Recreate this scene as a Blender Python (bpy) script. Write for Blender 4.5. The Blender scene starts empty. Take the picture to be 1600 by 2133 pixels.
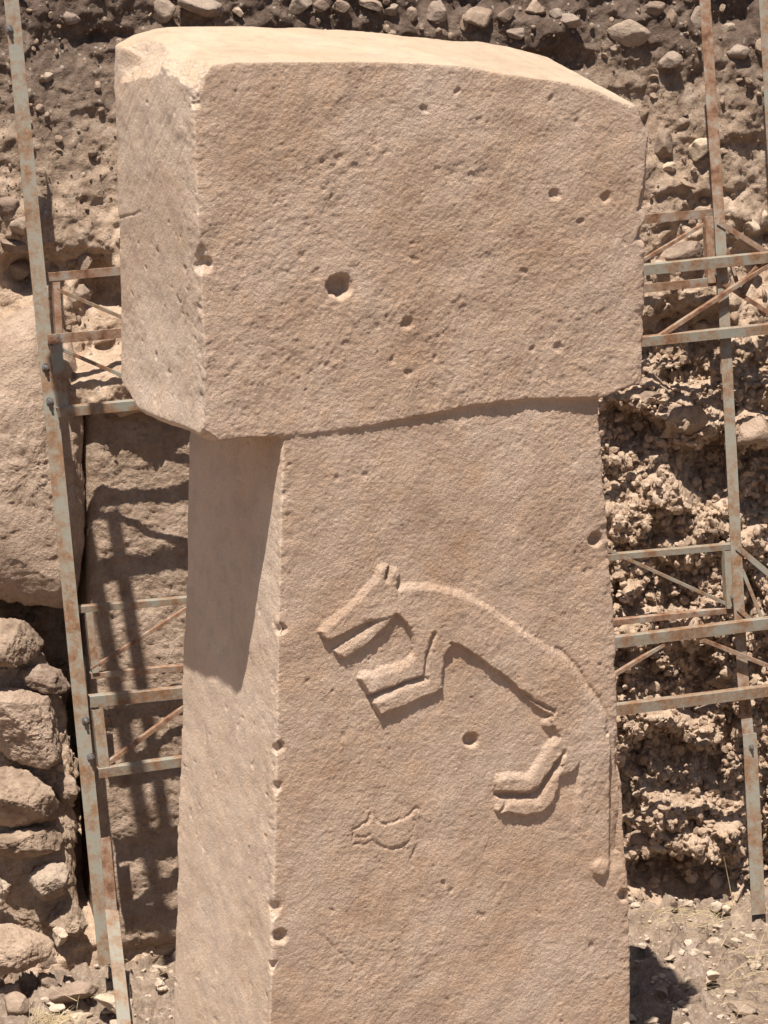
import bpy, bmesh, math, random
import numpy as np
from mathutils import Vector, Matrix, Euler
random.seed(7)
rng = np.random.RandomState(11)
R = math.radians

# ------------------------------------------------------------------ camera
PITCH = R(13.0); DIST = 14.0; FPX = 7700.0; IW, IH = 1600.0, 2133.0
CEN = np.array([0.0, 0.0, 2.2])
FWD = np.array([0.0, math.cos(PITCH), -math.sin(PITCH)])
UPV = np.array([0.0, math.sin(PITCH), math.cos(PITCH)])
RGT = np.array([1.0, 0.0, 0.0])
CAM = CEN - DIST * FWD
scene = bpy.context.scene
cd = bpy.data.cameras.new('camera'); cam = bpy.data.objects.new('camera', cd)
scene.collection.objects.link(cam); scene.camera = cam
cam.location = CAM; cam.rotation_euler = (R(90) - PITCH, 0, 0)
cd.sensor_fit = 'VERTICAL'; cd.sensor_height = 24.0; cd.lens = 24.0 * FPX / IH
cd.clip_start = 0.1; cd.clip_end = 2000
# ------------------------------------------------------------------ light
LD = Vector((0.124, 0.465, -1.25)).normalized()
w = bpy.data.worlds.new('World'); scene.world = w; w.use_nodes = True
nt = w.node_tree
sky = nt.nodes.new('ShaderNodeTexSky'); sky.sky_type = 'NISHITA'; sky.sun_disc = False
sky.sun_elevation = math.asin(-LD.z); sky.sun_rotation = math.atan2(-LD.x, -LD.y)
sky.air_density = 1.0; sky.dust_density = 1.5; sky.ozone_density = 1.0
bg = nt.nodes['Background']; bg.inputs[1].default_value = 0.05
nt.links.new(sky.outputs[0], bg.inputs[0])
sd_ = bpy.data.lights.new('sun', 'SUN'); sd_.energy = 5.0; sd_.angle = R(0.45); sd_.color = (1.0, 0.93, 0.84)
so = bpy.data.objects.new('sun', sd_); scene.collection.objects.link(so)
so.rotation_euler = LD.to_track_quat('-Z', 'Y').to_euler()
scene.view_settings.view_transform = 'Standard'; scene.view_settings.look = 'None'
scene.view_settings.gamma = 1.0; scene.view_settings.exposure = 0.60
scene.render.engine = 'CYCLES'
scene.cycles.max_bounces = 8; scene.cycles.diffuse_bounces = 5
scene.render.resolution_x = 768; scene.render.resolution_y = 1024

# ------------------------------------------------------------------ maths helpers
def ray(px, py):
    return FWD + RGT * (px - IW / 2) / FPX - UPV * (py - IH / 2) / FPX
def on_plane(px, py, a, b, c):                 # plane Y = a + b X + c Z
    r = ray(px, py); t = (a + b * CAM[0] + c * CAM[2] - CAM[1]) / (r[1] - b * r[0] - c * r[2])
    return Vector(CAM + t * r)
ZG = -0.5                                      # trench floor level
def on_ground(px, py, z=0.0):
    z = z + ZG
    r = ray(px, py); t = (z - CAM[2]) / r[2]; return Vector(CAM + t * r)
def project(P):
    d = P - CAM; dep = d @ FWD
    return IW / 2 + FPX * (d @ RGT) / dep, IH / 2 - FPX * (d @ UPV) / dep
BA, BB, BC = 2.95, 0.30, 0.19                  # the bank's mean surface
def bank(px, py, off=0.0): return on_plane(px, py, BA - off, BB, BC)

def hsh(ix, iy, iz, seed):
    h = (ix.astype(np.int64) * 374761393 + iy.astype(np.int64) * 668265263 + iz.astype(np.int64) * 2147483647 + seed * 974634777) & 0xFFFFFFFF
    h = ((h ^ (h >> 13)) * 1274126177) & 0xFFFFFFFF
    h = ((h ^ (h >> 16)) * 2246822519) & 0xFFFFFFFF
    return ((h ^ (h >> 15)) & 0xFFFFFF) / float(0xFFFFFF)
def vnoise(x, y, z, seed=0):
    ix, iy, iz = np.floor(x), np.floor(y), np.floor(z)
    fx, fy, fz = x - ix, y - iy, z - iz
    fx, fy, fz = fx*fx*(3-2*fx), fy*fy*(3-2*fy), fz*fz*(3-2*fz)
    g = lambda a, b, c: hsh(ix + a, iy + b, iz + c, seed)
    x00 = g(0,0,0)*(1-fx)+g(1,0,0)*fx; x10 = g(0,1,0)*(1-fx)+g(1,1,0)*fx
    x01 = g(0,0,1)*(1-fx)+g(1,0,1)*fx; x11 = g(0,1,1)*(1-fx)+g(1,1,1)*fx
    a = x00*(1-fy)+x10*fy; b = x01*(1-fy)+x11*fy
    return (a*(1-fz)+b*fz)*2-1
def fbm(x, y, z, f, octv=4, gain=.5, seed=0):
    s = 0; a = 1; t = 0
    for k in range(octv):
        s = s + a*vnoise(x*f+k*17.3, y*f+k*5.1, z*f+k*9.7, seed+k); t += a; a *= gain; f *= 2.03
    return s/t
def worley2(x, y, f, seed=0):
    x = x*f; y = y*f; ix = np.floor(x); iy = np.floor(y)
    d1 = np.full(x.shape, 9.0); d2 = np.full(x.shape, 9.0); idv = np.zeros(x.shape)
    z0 = np.zeros_like(ix)
    for a in (-1, 0, 1):
        for b in (-1, 0, 1):
            cx = ix+a; cy = iy+b
            px = cx+hsh(cx, cy, z0, seed); py = cy+hsh(cx, cy, z0, seed+5)
            d = np.hypot(px-x, py-y); hv = hsh(cx, cy, z0, seed+9)
            n = d < d1
            d2 = np.where(n, d1, np.minimum(d2, d)); idv = np.where(n, hv, idv); d1 = np.where(n, d, d1)
    return d1, d2, idv
def facets(x, y, f, seed, tilt, step):
    x = x*f; y = y*f; ix = np.floor(x); iy = np.floor(y); z0 = np.zeros_like(ix)
    d1 = np.full(x.shape, 9.0); hh = np.zeros(x.shape)
    for a in (-1, 0, 1):
        for b in (-1, 0, 1):
            cx = ix+a; cy = iy+b
            ox = cx+hsh(cx, cy, z0, seed)-x; oy = cy+hsh(cx, cy, z0, seed+5)-y
            d = np.hypot(ox, oy*1.15); an = hsh(cx, cy, z0, seed+9)*6.283; m = hsh(cx, cy, z0, seed+13)
            v = (m-.5)*step+(ox*np.cos(an)+oy*np.sin(an))*tilt*(.4+m)-d*d*tilt*.25
            n = d < d1; hh = np.where(n, v, hh); d1 = np.where(n, d, d1)
    return hh/f
def sstep(a, b, x):
    t = np.clip((x-a)/(b-a), 0, 1); return t*t*(3-2*t)
def poly_sd(px, py, poly):                    # signed distance, positive inside
    P = np.array(poly, float); n = len(P); d = np.full(px.shape, 1e9); ins = np.zeros(px.shape, bool)
    for i in range(n):
        ax, ay = P[i]; bx, by = P[(i+1) % n]; ex, ey = bx-ax, by-ay
        t = np.clip(((px-ax)*ex+(py-ay)*ey)/(ex*ex+ey*ey+1e-9), 0, 1)
        d = np.minimum(d, np.hypot(px-ax-t*ex, py-ay-t*ey))
        c = ((ay > py) != (by > py)) & (px < (bx-ax)*(py-ay)/((by-ay) if by != ay else 1e-9)+ax)
        ins ^= c
    return np.where(ins, d, -d)
def line_d(px, py, pts):
    d = np.full(px.shape, 1e9)
    for (ax, ay), (bx, by) in zip(pts[:-1], pts[1:]):
        ex, ey = bx-ax, by-ay
        t = np.clip(((px-ax)*ex+(py-ay)*ey)/(ex*ex+ey*ey+1e-9), 0, 1)
        d = np.minimum(d, np.hypot(px-ax-t*ex, py-ay-t*ey))
    return d

# ------------------------------------------------------------------ object helpers
COL = scene.collection
def tag(o, label=None, cat=None, group=None, kind=None):
    if label: o['label'] = label
    if cat: o['category'] = cat
    if group: o['group'] = group
    if kind: o['kind'] = kind
    return o
def empty(name, loc, label, cat, group=None):
    o = bpy.data.objects.new(name, None); COL.objects.link(o); o.location = loc; o.empty_display_size = .1
    return tag(o, label, cat, group)
def mesh_obj(name, V, F, mat, parent=None, smooth=True, origin=None):
    V = np.asarray(V, float)
    if origin is None:
        origin = np.array([0, 0, 0.]) if parent is not None or name in ('ground', 'earth_bank') else np.array([V[:,0].mean(), V[:,1].mean(), V[:,2].min()])
    me = bpy.data.meshes.new(name)
    me.vertices.add(len(V)); me.vertices.foreach_set('co', (V-origin).astype(np.float32).ravel())
    F = list(F) if not isinstance(F, np.ndarray) else F
    if isinstance(F, np.ndarray):
        k = F.shape[1]; tot = np.full(len(F), k, np.int32); flat = F.ravel().astype(np.int32)
    else:
        tot = np.array([len(f) for f in F], np.int32); flat = np.array([i for f in F for i in f], np.int32)
    me.loops.add(len(flat)); me.loops.foreach_set('vertex_index', flat)
    me.polygons.add(len(tot)); st = np.concatenate([[0], np.cumsum(tot)[:-1]]).astype(np.int32)
    me.polygons.foreach_set('loop_start', st)
    me.polygons.foreach_set('use_smooth', np.full(len(tot), smooth))
    me.update(calc_edges=True); me.validate()
    me.materials.append(mat)
    o = bpy.data.objects.new(name, me); COL.objects.link(o)
    if parent is not None: o.parent = parent; o.matrix_parent_inverse = Matrix.Identity(4)
    o.location = Vector(origin)
    return o

# ------------------------------------------------------------------ materials
def new_mat(name, rough=.9):
    m = bpy.data.materials.new(name); m.use_nodes = True; n = m.node_tree
    b = n.nodes['Principled BSDF']; b.inputs['Roughness'].default_value = rough
    b.inputs['Specular IOR Level'].default_value = .25
    return m, n, b
def nd(n, t, **kw):
    x = n.nodes.new(t)
    for k, v in kw.items(): setattr(x, k, v)
    return x
def noise_n(n, vec, scale, detail=6, rough=.6):
    t = nd(n, 'ShaderNodeTexNoise'); t.inputs['Scale'].default_value = scale; t.inputs['Detail'].default_value = detail
    t.inputs['Roughness'].default_value = rough; n.links.new(vec, t.inputs['Vector']); return t
def ramp(n, fac, stops):
    r = nd(n, 'ShaderNodeValToRGB'); e = r.color_ramp.elements
    while len(e) < len(stops): e.new(.5)
    for i, (p, c) in enumerate(stops): e[i].position = p; e[i].color = (*c, 1) if len(c) == 3 else c
    n.links.new(fac, r.inputs[0]); return r
def mixc(n, fac, a, b, mode='MIX'):
    x = nd(n, 'ShaderNodeMix', data_type='RGBA', blend_type=mode)
    if isinstance(fac, (int, float)): x.inputs[0].default_value = fac
    else: n.links.new(fac, x.inputs[0])
    for s, v in ((x.inputs[6], a), (x.inputs[7], b)):
        if isinstance(v, tuple): s.default_value = (*v, 1)
        else: n.links.new(v, s)
    return x.outputs[2]
def bump(n, h, strength, dist, prev=None):
    b = nd(n, 'ShaderNodeBump'); b.inputs['Strength'].default_value = strength; b.inputs['Distance'].default_value = dist
    n.links.new(h, b.inputs['Height'])
    if prev is not None: n.links.new(prev, b.inputs['Normal'])
    return b.outputs[0]
def coords(n, kind='Object'):
    return nd(n, 'ShaderNodeTexCoord').outputs[kind]
def stretch(n, vec, rot, scl):
    m = nd(n, 'ShaderNodeMapping'); n.links.new(vec, m.inputs[0])
    m.inputs['Rotation'].default_value = rot; m.inputs['Scale'].default_value = scl; return m.outputs[0]

def limestone(name, c_lo, c_mid, c_hi, fine=.0022, streak=True):
    m, n, b = new_mat(name, .92); v = coords(n)
    big = noise_n(n, v, 2.3, 5, .6); mid = noise_n(n, v, 11, 6, .65); sm = noise_n(n, v, 130, 3, .7)
    c = ramp(n, big.outputs[0], [(.32, c_lo), (.5, c_mid), (.68, c_hi)]).outputs[0]
    g = ramp(n, mid.outputs[0], [(.35, (.74, .74, .76)), (.52, (1, 1, 1)), (.68, (1.0, .92, .82))]).outputs[0]
    c = mixc(n, .5, c, g, 'MULTIPLY')
    # greyish lichen-like stain patches
    st = noise_n(n, stretch(n, v, (0, R(25), 0), (1, 1, 1.6)), 6.5, 8, .7)
    sf = ramp(n, st.outputs[0], [(.56, (0, 0, 0)), (.68, (1, 1, 1))]).outputs[0]
    c = mixc(n, mixf(n, sf, .28), c, (.42, .34, .30))
    gr = ramp(n, sm.outputs[0], [(.3, (.80, .80, .80)), (.6, (1.06, 1.05, 1.04))]).outputs[0]
    c = mixc(n, .55, c, gr, 'MULTIPLY')
    n.links.new(c, b.inputs['Base Color'])
    p1 = noise_n(n, v, 95, 4, .65)
    vo = nd(n, 'ShaderNodeTexVoronoi'); vo.inputs['Scale'].default_value = 120; n.links.new(v, vo.inputs['Vector'])
    nn = bump(n, p1.outputs[0], 1.0, fine*3.0)
    p2 = noise_n(n, v, 260, 3, .7); nn = bump(n, p2.outputs[0], .9, fine*1.1, nn)
    nn = bump(n, vo.outputs['Distance'], .5, fine*.6, nn)
    # sparse pits
    vp = noise_n(n, v, 52, 4, .6)
    pit = ramp(n, vp.outputs[0], [(.27, (0, 0, 0)), (.36, (1, 1, 1))]).outputs[0]
    nn = bump(n, pit, .6, .004, nn)
    gr2 = noise_n(n, v, 80, 6, .78); nn = bump(n, gr2.outputs[0], .9, fine*4.3, nn)
    if streak:
        s1 = noise_n(n, stretch(n, v, (R(38), 0, 0), (14, 95, 14)), 1.0, 4, .6)
        nn = bump(n, s1.outputs[0], .4, .006, nn)
    n.links.new(nn, b.inputs['Normal'])
    return m
def mixf(n, col, k):
    x = nd(n, 'ShaderNodeMath', operation='MULTIPLY'); n.links.new(col, x.inputs[0]); x.inputs[1].default_value = k; return x.outputs[0]
def noisy(n, vec, amt):
    t = noise_n(n, vec, 22, 2, .5)
    s = nd(n, 'ShaderNodeVectorMath', operation='SCALE'); n.links.new(t.outputs[1], s.inputs[0]); s.inputs['Scale'].default_value = amt
    a = nd(n, 'ShaderNodeVectorMath', operation='ADD'); n.links.new(vec, a.inputs[0]); n.links.new(s.outputs[0], a.inputs[1]); return a.outputs[0]

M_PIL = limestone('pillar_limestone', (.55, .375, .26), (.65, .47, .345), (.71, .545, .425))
M_PILS = limestone('pillar_limestone_sunlit_side', (.59, .445, .335), (.66, .515, .40), (.70, .56, .445), fine=.0012)  # same stone, toned paler so the sunlit side reads brighter than the front
M_PILT = limestone('pillar_limestone_top_dimmed', (.46, .35, .25), (.51, .395, .285), (.56, .44, .325), fine=.001, streak=False)  # same stone, toned darker so direct sun does not blow out the top

def soil_mat(name, dark, mid, light, low=None, scale=1.0):
    m, n, b = new_mat(name, .97); v = coords(n)
    big = noise_n(n, v, 1.6*scale, 5, .6); md = noise_n(n, v, 14*scale, 8, .7); sm = noise_n(n, v, 90*scale, 4, .75)
    c = ramp(n, md.outputs[0], [(.33, dark), (.5, mid), (.66, light)]).outputs[0]
    if low is not None:                        # paler crumbly fill lower down the section
        s = nd(n, 'ShaderNodeSeparateXYZ'); n.links.new(v, s.inputs[0])
        a = nd(n, 'ShaderNodeMath', operation='MULTIPLY_ADD'); n.links.new(big.outputs[0], a.inputs[0]); a.inputs[1].default_value = 1.6; n.links.new(s.outputs['Z'], a.inputs[2])
        mr = nd(n, 'ShaderNodeMapRange'); n.links.new(a.outputs[0], mr.inputs[0])
        mr.inputs[1].default_value = 3.5; mr.inputs[2].default_value = 4.5; mr.inputs[3].default_value = 1; mr.inputs[4].default_value = 0
        cl = ramp(n, md.outputs[0], [(.33, low[0]), (.5, low[1]), (.66, low[2])]).outputs[0]
        c = mixc(n, mr.outputs[0], c, cl)
    g = ramp(n, sm.outputs[0], [(.3, (.7, .7, .7)), (.62, (1.15, 1.13, 1.1))]).outputs[0]
    c = mixc(n, .8, c, g, 'MULTIPLY')
    # pale chalky grit
    vo = nd(n, 'ShaderNodeTexVoronoi'); vo.inputs['Scale'].default_value = 42*scale; n.links.new(noisy(n, v, .02), vo.inputs['Vector'])
    sp = nd(n, 'ShaderNodeSeparateColor'); n.links.new(vo.outputs['Color'], sp.inputs[0])
    g1 = nd(n, 'ShaderNodeMath', operation='GREATER_THAN'); n.links.new(sp.outputs[0], g1.inputs[0]); g1.inputs[1].default_value = .86
    g2 = nd(n, 'ShaderNodeMath', operation='LESS_THAN'); n.links.new(vo.outputs['Distance'], g2.inputs[0]); g2.inputs[1].default_value = .34
    gm = nd(n, 'ShaderNodeMath', operation='MULTIPLY'); n.links.new(g1.outputs[0], gm.inputs[0]); n.links.new(g2.outputs[0], gm.inputs[1])
    c = mixc(n, mixf(n, gm.outputs[0], .6), c, (.46, .40, .33))
    n.links.new(c, b.inputs['Base Color'])
    nn = bump(n, md.outputs[0], .6, .022)
    nn = bump(n, sm.outputs[0], .9, .012, nn)
    n.links.new(nn, b.inputs['Normal'])
    return m
M_BANK = soil_mat('bank_earth', (.092, .062, .047), (.145, .103, .080), (.21, .156, .123),
                  ((.33, .23, .16), (.52, .385, .28), (.64, .50, .385)))
def dim_far_ground(m):  # unseen outlying ground, darkened to cut the light it bounces back
    n = m.node_tree; b = n.nodes['Principled BSDF']; src = b.inputs['Base Color'].links[0].from_socket
    v = coords(n); L_ = nd(n, 'ShaderNodeVectorMath', operation='LENGTH'); n.links.new(v, L_.inputs[0])
    mr = nd(n, 'ShaderNodeMapRange'); n.links.new(L_.outputs['Value'], mr.inputs[0]); mr.inputs[1].default_value = 4.5; mr.inputs[2].default_value = 8
    n.links.new(mixc(n, mr.outputs[0], src, (.13, .095, .07)), b.inputs['Base Color'])
M_GROUND = soil_mat('ground_earth', (.20, .145, .108), (.31, .235, .18), (.42, .33, .26))

dim_far_ground(M_GROUND)
def rock_mat(name, lo, mid, hi, b_s=1.0):
    m, n, b = new_mat(name, .93); v = coords(n)
    oi = nd(n, 'ShaderNodeObjectInfo')
    a = nd(n, 'ShaderNodeVectorMath', operation='ADD'); n.links.new(v, a.inputs[0]); n.links.new(oi.outputs['Location'], a.inputs[1]); v = a.outputs[0]
    big = noise_n(n, v, 9, 6, .65); sm = noise_n(n, v, 75, 5, .7)
    c = ramp(n, big.outputs[0], [(.32, lo), (.5, mid), (.68, hi)]).outputs[0]
    g = ramp(n, sm.outputs[0], [(.3, (.78, .77, .76)), (.6, (1.08, 1.07, 1.05))]).outputs[0]
    c = mixc(n, .8, c, g, 'MULTIPLY')
    t = ramp(n, oi.outputs['Random'], [(0, (.82, .80, .80)), (1, (1.1, 1.07, 1.0))]).outputs[0]
    c = mixc(n, .8, c, t, 'MULTIPLY')
    n.links.new(c, b.inputs['Base Color'])
    nn = bump(n, big.outputs[0], .5, .03*b_s); nn = bump(n, sm.outputs[0], .8, .009*b_s, nn)
    n.links.new(nn, b.inputs['Normal'])
    return m
M_ROCK = rock_mat('field_stone', (.20, .145, .11), (.30, .225, .175), (.42, .33, .26))
M_ROCKG = rock_mat('grey_stone', (.24, .185, .15), (.34, .27, .22), (.44, .36, .29))
M_PALE = rock_mat('pale_limestone', (.42, .33, .25), (.55, .45, .35), (.64, .55, .45))
M_SLAB = rock_mat('weathered_slab', (.31, .22, .16), (.42, .315, .235), (.51, .395, .305), 2.2)
M_BOULD = rock_mat('weathered_boulder', (.34, .25, .19), (.45, .34, .265), (.53, .415, .33), 2.0)

def steel():
    m, n, b = new_mat('worn_painted_steel', .55); v = coords(n)
    a = noise_n(n, v, 9, 8, .75); s = noise_n(n, v, 60, 5, .7)
    k = nd(n, 'ShaderNodeMath', operation='MULTIPLY_ADD'); n.links.new(s.outputs[0], k.inputs[0]); k.inputs[1].default_value = .35; n.links.new(a.outputs[0], k.inputs[2])
    f = ramp(n, k.outputs[0], [(.60, (0, 0, 0)), (.76, (1, 1, 1))])
    rust = ramp(n, s.outputs[0], [(.3, (.12, .058, .032)), (.55, (.26, .145, .08)), (.7, (.36, .25, .17))]).outputs[0]
    paint = ramp(n, a.outputs[0], [(.3, (.25, .25, .21)), (.6, (.33, .295, .235))]).outputs[0]
    n.links.new(mixc(n, f.outputs[0], paint, rust), b.inputs['Base Color'])
    n.links.new(bump(n, k.outputs[0], .4, .004), b.inputs['Normal'])
    return m
def rusty():
    m, n, b = new_mat('rusty_steel', .75); v = coords(n)
    a = noise_n(n, v, 13, 8, .7); s = noise_n(n, v, 90, 4, .7)
    c = ramp(n, a.outputs[0], [(.36, (.14, .065, .038)), (.48, (.27, .155, .095)), (.58, (.33, .25, .19)), (.66, (.33, .32, .28))]).outputs[0]
    n.links.new(c, b.inputs['Base Color']); n.links.new(bump(n, s.outputs[0], .5, .003), b.inputs['Normal'])
    return m
M_STEEL = steel(); M_RUST = rusty()
M_BOLT, _n, _b = new_mat('galvanised_bolt', .45); _b.inputs['Metallic'].default_value = .6
_t = noise_n(_n, coords(_n), 70); _n.links.new(ramp(_n, _t.outputs[0], [(.35, (.16, .14, .13)), (.65, (.42, .42, .42))]).outputs[0], _b.inputs['Base Color'])
M_STRAW, _n, _b = new_mat('dry_straw', .7)
_t = noise_n(_n, coords(_n), 20); _n.links.new(ramp(_n, _t.outputs[0], [(.35, (.48, .36, .19)), (.65, (.70, .58, .36))]).outputs[0], _b.inputs['Base Color'])

# ================================================================== PILLAR
TH = R(28.0)
UV = np.array([math.cos(TH), math.sin(TH), 0]); VV = np.array([-math.sin(TH), math.cos(TH), 0])
def front_uz(px, py):                          # ray onto the pillar's front plane -> (u, z)
    r = ray(px, py); t = -(CAM @ VV) / (r @ VV); P = CAM + t * r
    return float(P @ UV), float(P[2])
def loc2px(u, v, z):
    P = u[:, None]*UV + v[:, None]*VV + z[:, None]*np.array([0, 0, 1.])
    return project(P)
def depth_for(px_edge, px_x, py_y):            # thickness that puts the rear edge on px_x
    u, z = front_uz(px_edge, py_y)
    lo, hi = 0.2, 1.3
    for _ in range(40):
        m = (lo+hi)/2; x, y = loc2px(np.array([u]), np.array([m]), np.array([z]))
        if x[0] > px_x: lo = m
        else: hi = m
    return lo
T_HEAD_T = depth_for(400, 238, 160); T_HEAD_B = depth_for(428, 249, 880)
T_SH_T = depth_for(592, 396, 960); T_SH_B = depth_for(563, 362, 2200)
print('thickness', T_HEAD_T, T_HEAD_B, T_SH_T, T_SH_B)
HEAD = [(402,146),(440,134),(490,129),(560,127),(640,126),(720,127),(800,127),(880,129),(960,137),(1040,150),(1110,160),(1180,171),(1240,188),(1290,211),(1330,225),(1352,240),
        (1353,300),(1348,450),(1346,650),(1349,770),(1346,800),(1300,814),(1255,831),(1180,832),(1100,834),(1030,840),(970,850),(910,862),(860,871),(800,882),(740,892),(690,899),(640,904),(575,912),(500,916),(440,920),(424,908),(428,850),(425,700),(415,500),(409,350),(404,250)]
SHAFT_L = [(594,840),(592,900),(586,1100),(581,1300),(578,1500),(575,1700),(570,1900),(563,2133),(556,2490)]
SHAFT_R = [(1326,2490),(1322,2133),(1318,1870),(1309,1760),(1304,1650),(1296,1560),(1294,1450),(1289,1300),(1281,1200),(1276,1110),(1263,980),(1254,840),(1254,790)]
def prism(bm, pts, tf, y0f, zb=lambda px, py: 0.):
    fr, bk = [], []
    for (px, py) in pts:
        u, z = front_uz(px, py); fr.append(bm.verts.new((u, y0f(px, py), z))); bk.append(bm.verts.new((u, tf(px, py, u, z), z+zb(px, py))))
    n = len(pts)
    f1 = bm.faces.new(fr); f2 = bm.faces.new(bk[::-1])
    for i in range(n): bm.faces.new((fr[(i+1) % n], fr[i], bk[i], bk[(i+1) % n]))
    bmesh.ops.triangulate(bm, faces=[f1, f2])
bm = bmesh.new()
prism(bm, HEAD, lambda px, py, u, z: T_HEAD_T+(T_HEAD_B-T_HEAD_T)*(py-130)/780., lambda px, py: 0.0, lambda px, py: float(np.interp(px, [400, 470, 610, 950, 1150, 1250, 1315, 1353], [14, 33, 38, 34, 48, 58, 74, 70]))/545. if py < 242 else 0.)
prism(bm, SHAFT_L+SHAFT_R, lambda px, py, u, z: T_SH_T+(T_SH_B-T_SH_T)*(py-960)/1240.-.004, lambda px, py: .006+.016*min(1, max(0, (px-600)/500.)))
bmesh.ops.recalc_face_normals(bm, faces=bm.faces)
me = bpy.data.meshes.new('tmp'); bm.to_mesh(me); bm.free()
tmp = bpy.data.objects.new('tmp', me); COL.objects.link(tmp)
rm = tmp.modifiers.new('r', 'REMESH'); rm.mode = 'VOXEL'; rm.voxel_size = 0.0052; rm.adaptivity = 0
dg = bpy.context.evaluated_depsgraph_get(); dg.update()
me2 = bpy.data.meshes.new_from_object(tmp.evaluated_get(dg))
N = len(me2.vertices); V = np.empty(N*3, np.float32); me2.vertices.foreach_get('co', V); V = V.reshape(-1, 3).astype(float)
F = np.empty(len(me2.polygons)*4, np.int32)
assert len(me2.loops) == len(me2.polygons)*4
me2.loops.foreach_get('vertex_index', F); F = F.reshape(-1, 4)
bpy.data.objects.remove(tmp); bpy.data.meshes.remove(me); bpy.data.meshes.remove(me2)
print('pillar verts', N)
def vnormals(V, F):
    a = V[F[:, 2]]-V[F[:, 0]]; b = V[F[:, 3]]-V[F[:, 1]]; fn = np.cross(a, b)
    vn = np.zeros_like(V)
    for k in range(4):
        for c in range(3): vn[:, c] += np.bincount(F[:, k], fn[:, c], len(V))
    return vn/(np.linalg.norm(vn, axis=1)[:, None]+1e-12)
def relax(V, F, it, wgt):
    e = np.concatenate([F[:, [0,1]], F[:, [1,2]], F[:, [2,3]], F[:, [3,0]]]); n = len(V)
    cnt = np.bincount(e[:, 0], minlength=n)+np.bincount(e[:, 1], minlength=n)
    for _ in range(it):
        s = np.stack([np.bincount(e[:, 0], V[e[:, 1], c], n)+np.bincount(e[:, 1], V[e[:, 0], c], n) for c in range(3)], 1)/cnt[:, None]
        V = V+(s-V)*(wgt if np.isscalar(wgt) else wgt[:, None])
    return V
V = relax(V, F, 14, .5)                        # worn, rounded arrises
# chipped corners: cut with planes  (point, inward normal) in local u,v,z
def L3(px, py, v=0.0):
    u, z = front_uz(px, py); return np.array([u, v, z])
U_SH = front_uz(592, 900)[0]; Z_HB = front_uz(430, 915)[1]
def cut(V, p, nrm, rad, rough=.006, seed=0, hd=False):
    nrm = np.array(nrm, float); nrm /= np.linalg.norm(nrm)
    ds = np.linalg.norm(V-p, axis=1); k = np.where(ds < rad)[0]; W = V[k]
    d2 = (W-p) @ nrm-rough*fbm(W[:, 0], W[:, 1], W[:, 2], 30, 3, .6, seed)
    m = d2 > 0
    if hd: m &= (W[:, 0] < U_SH-.012) & (W[:, 2] > Z_HB-.05)
    f = sstep(rad, rad*.7, ds[k])
    V = V.copy(); V[k[m]] -= (d2*f)[m][:, None]*nrm; return V
# the knocked-off front-left top corner, notches along the left top edge, the worn right end
V = cut(V, L3(402, 190)+np.array([.018, .02, 0]), (-.75, -.62, .25), .30, .010, 1)
V = cut(V, L3(400, 150)+np.array([0, .13, -.045]), (-.72, -.15, .66), .20, .010, 2)
V = cut(V, L3(400, 150)+np.array([.0, .45, -.075]), (-.80, .12, .58), .21, .008, 3)
V = cut(V, L3(1345, 238)+np.array([-.03, .0, .0]), (.8, -.35, .48), .20, .006, 4)
V = cut(V, L3(1346, 700)+np.array([-.012, .0, 0]), (.75, -.66, 0), .45, .006, 5)
V = cut(V, L3(424, 915)+np.array([.015, .015, .02]), (-.6, -.4, -.7), .22, .008, 6, True)
V = cut(V, L3(424, 905)+np.array([.0, .60, .01]), (-.55, .35, -.76), .5, .010, 7, True)
for i_ in range(12):                            # small breaks along the arrises
    if i_ < 6:
        pyc = rng.uniform(160, 2140); pxc = float(np.interp(pyc, [150, 905, 912, 2133], [402, 428, 592, 563])); nn_ = (-.7, -.7, rng.uniform(-.5, .5))
    else:
        pyc = rng.uniform(250, 2140); pxc = float(np.interp(pyc, [240, 800, 835, 2133], [1352, 1346, 1254, 1322])); nn_ = (.7, -.7, rng.uniform(-.5, .5))
    V = cut(V, L3(pxc, pyc)+np.array([0, 0, 0])-np.array(nn_)*rng.uniform(.008, .020), nn_, rng.uniform(.04, .14), .010, 10+i_)
nrm = vnormals(V, F)
x, y, z = V.T
isF = sstep(.35, .75, -nrm[:, 1]); isS = sstep(.78, .93, -nrm[:, 0])
px, py = loc2px(x, y, z)
big = fbm(x, y, z, 2.2, 3, .5, 20)*.008
med = fbm(x, y, z, 9, 3, .55, 24)*.0055
fine = fbm(x, y, z, 42, 3, .62, 28)*.0017
pk = fbm(x*1.0, y, z*1.35, 95, 2, .6, 33)*.0020
patch = sstep(-.1, .5, fbm(x, y, z, 5, 3, .6, 37)); fine = fine*(.7+1.0*patch)
inhead = py < 905-(px-430)*.09
topf = sstep(.5, .9, nrm[:, 2])
amp = (1-.55*topf)
H = big+med+fine*amp*(.55+.45*isF)*(1.0)+pk*amp*isF
# edges more broken: stronger noise close to the vertical arrises
edge = np.exp(-(np.abs(px-np.interp(py, [150, 900, 905, 2133], [402, 428, 592, 563]))/26.)**2)*(np.abs(y) < .12)
H -= edge*np.abs(fbm(x, y, z, 9, 5, .68, 40))*.010
edr = np.exp(-(np.abs(px-np.interp(py, [240, 800, 835, 2133], [1352, 1346, 1254, 1322]))/16.)**2)*(np.abs(y) < .12)
H -= edr*np.abs(fbm(x, y, z, 13, 3, .6, 44))*.014
onf = (nrm[:, 1] < -.3) & (y < .15)
fp = np.where(onf)[0]; fx, fy = px[fp], py[fp]
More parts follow.
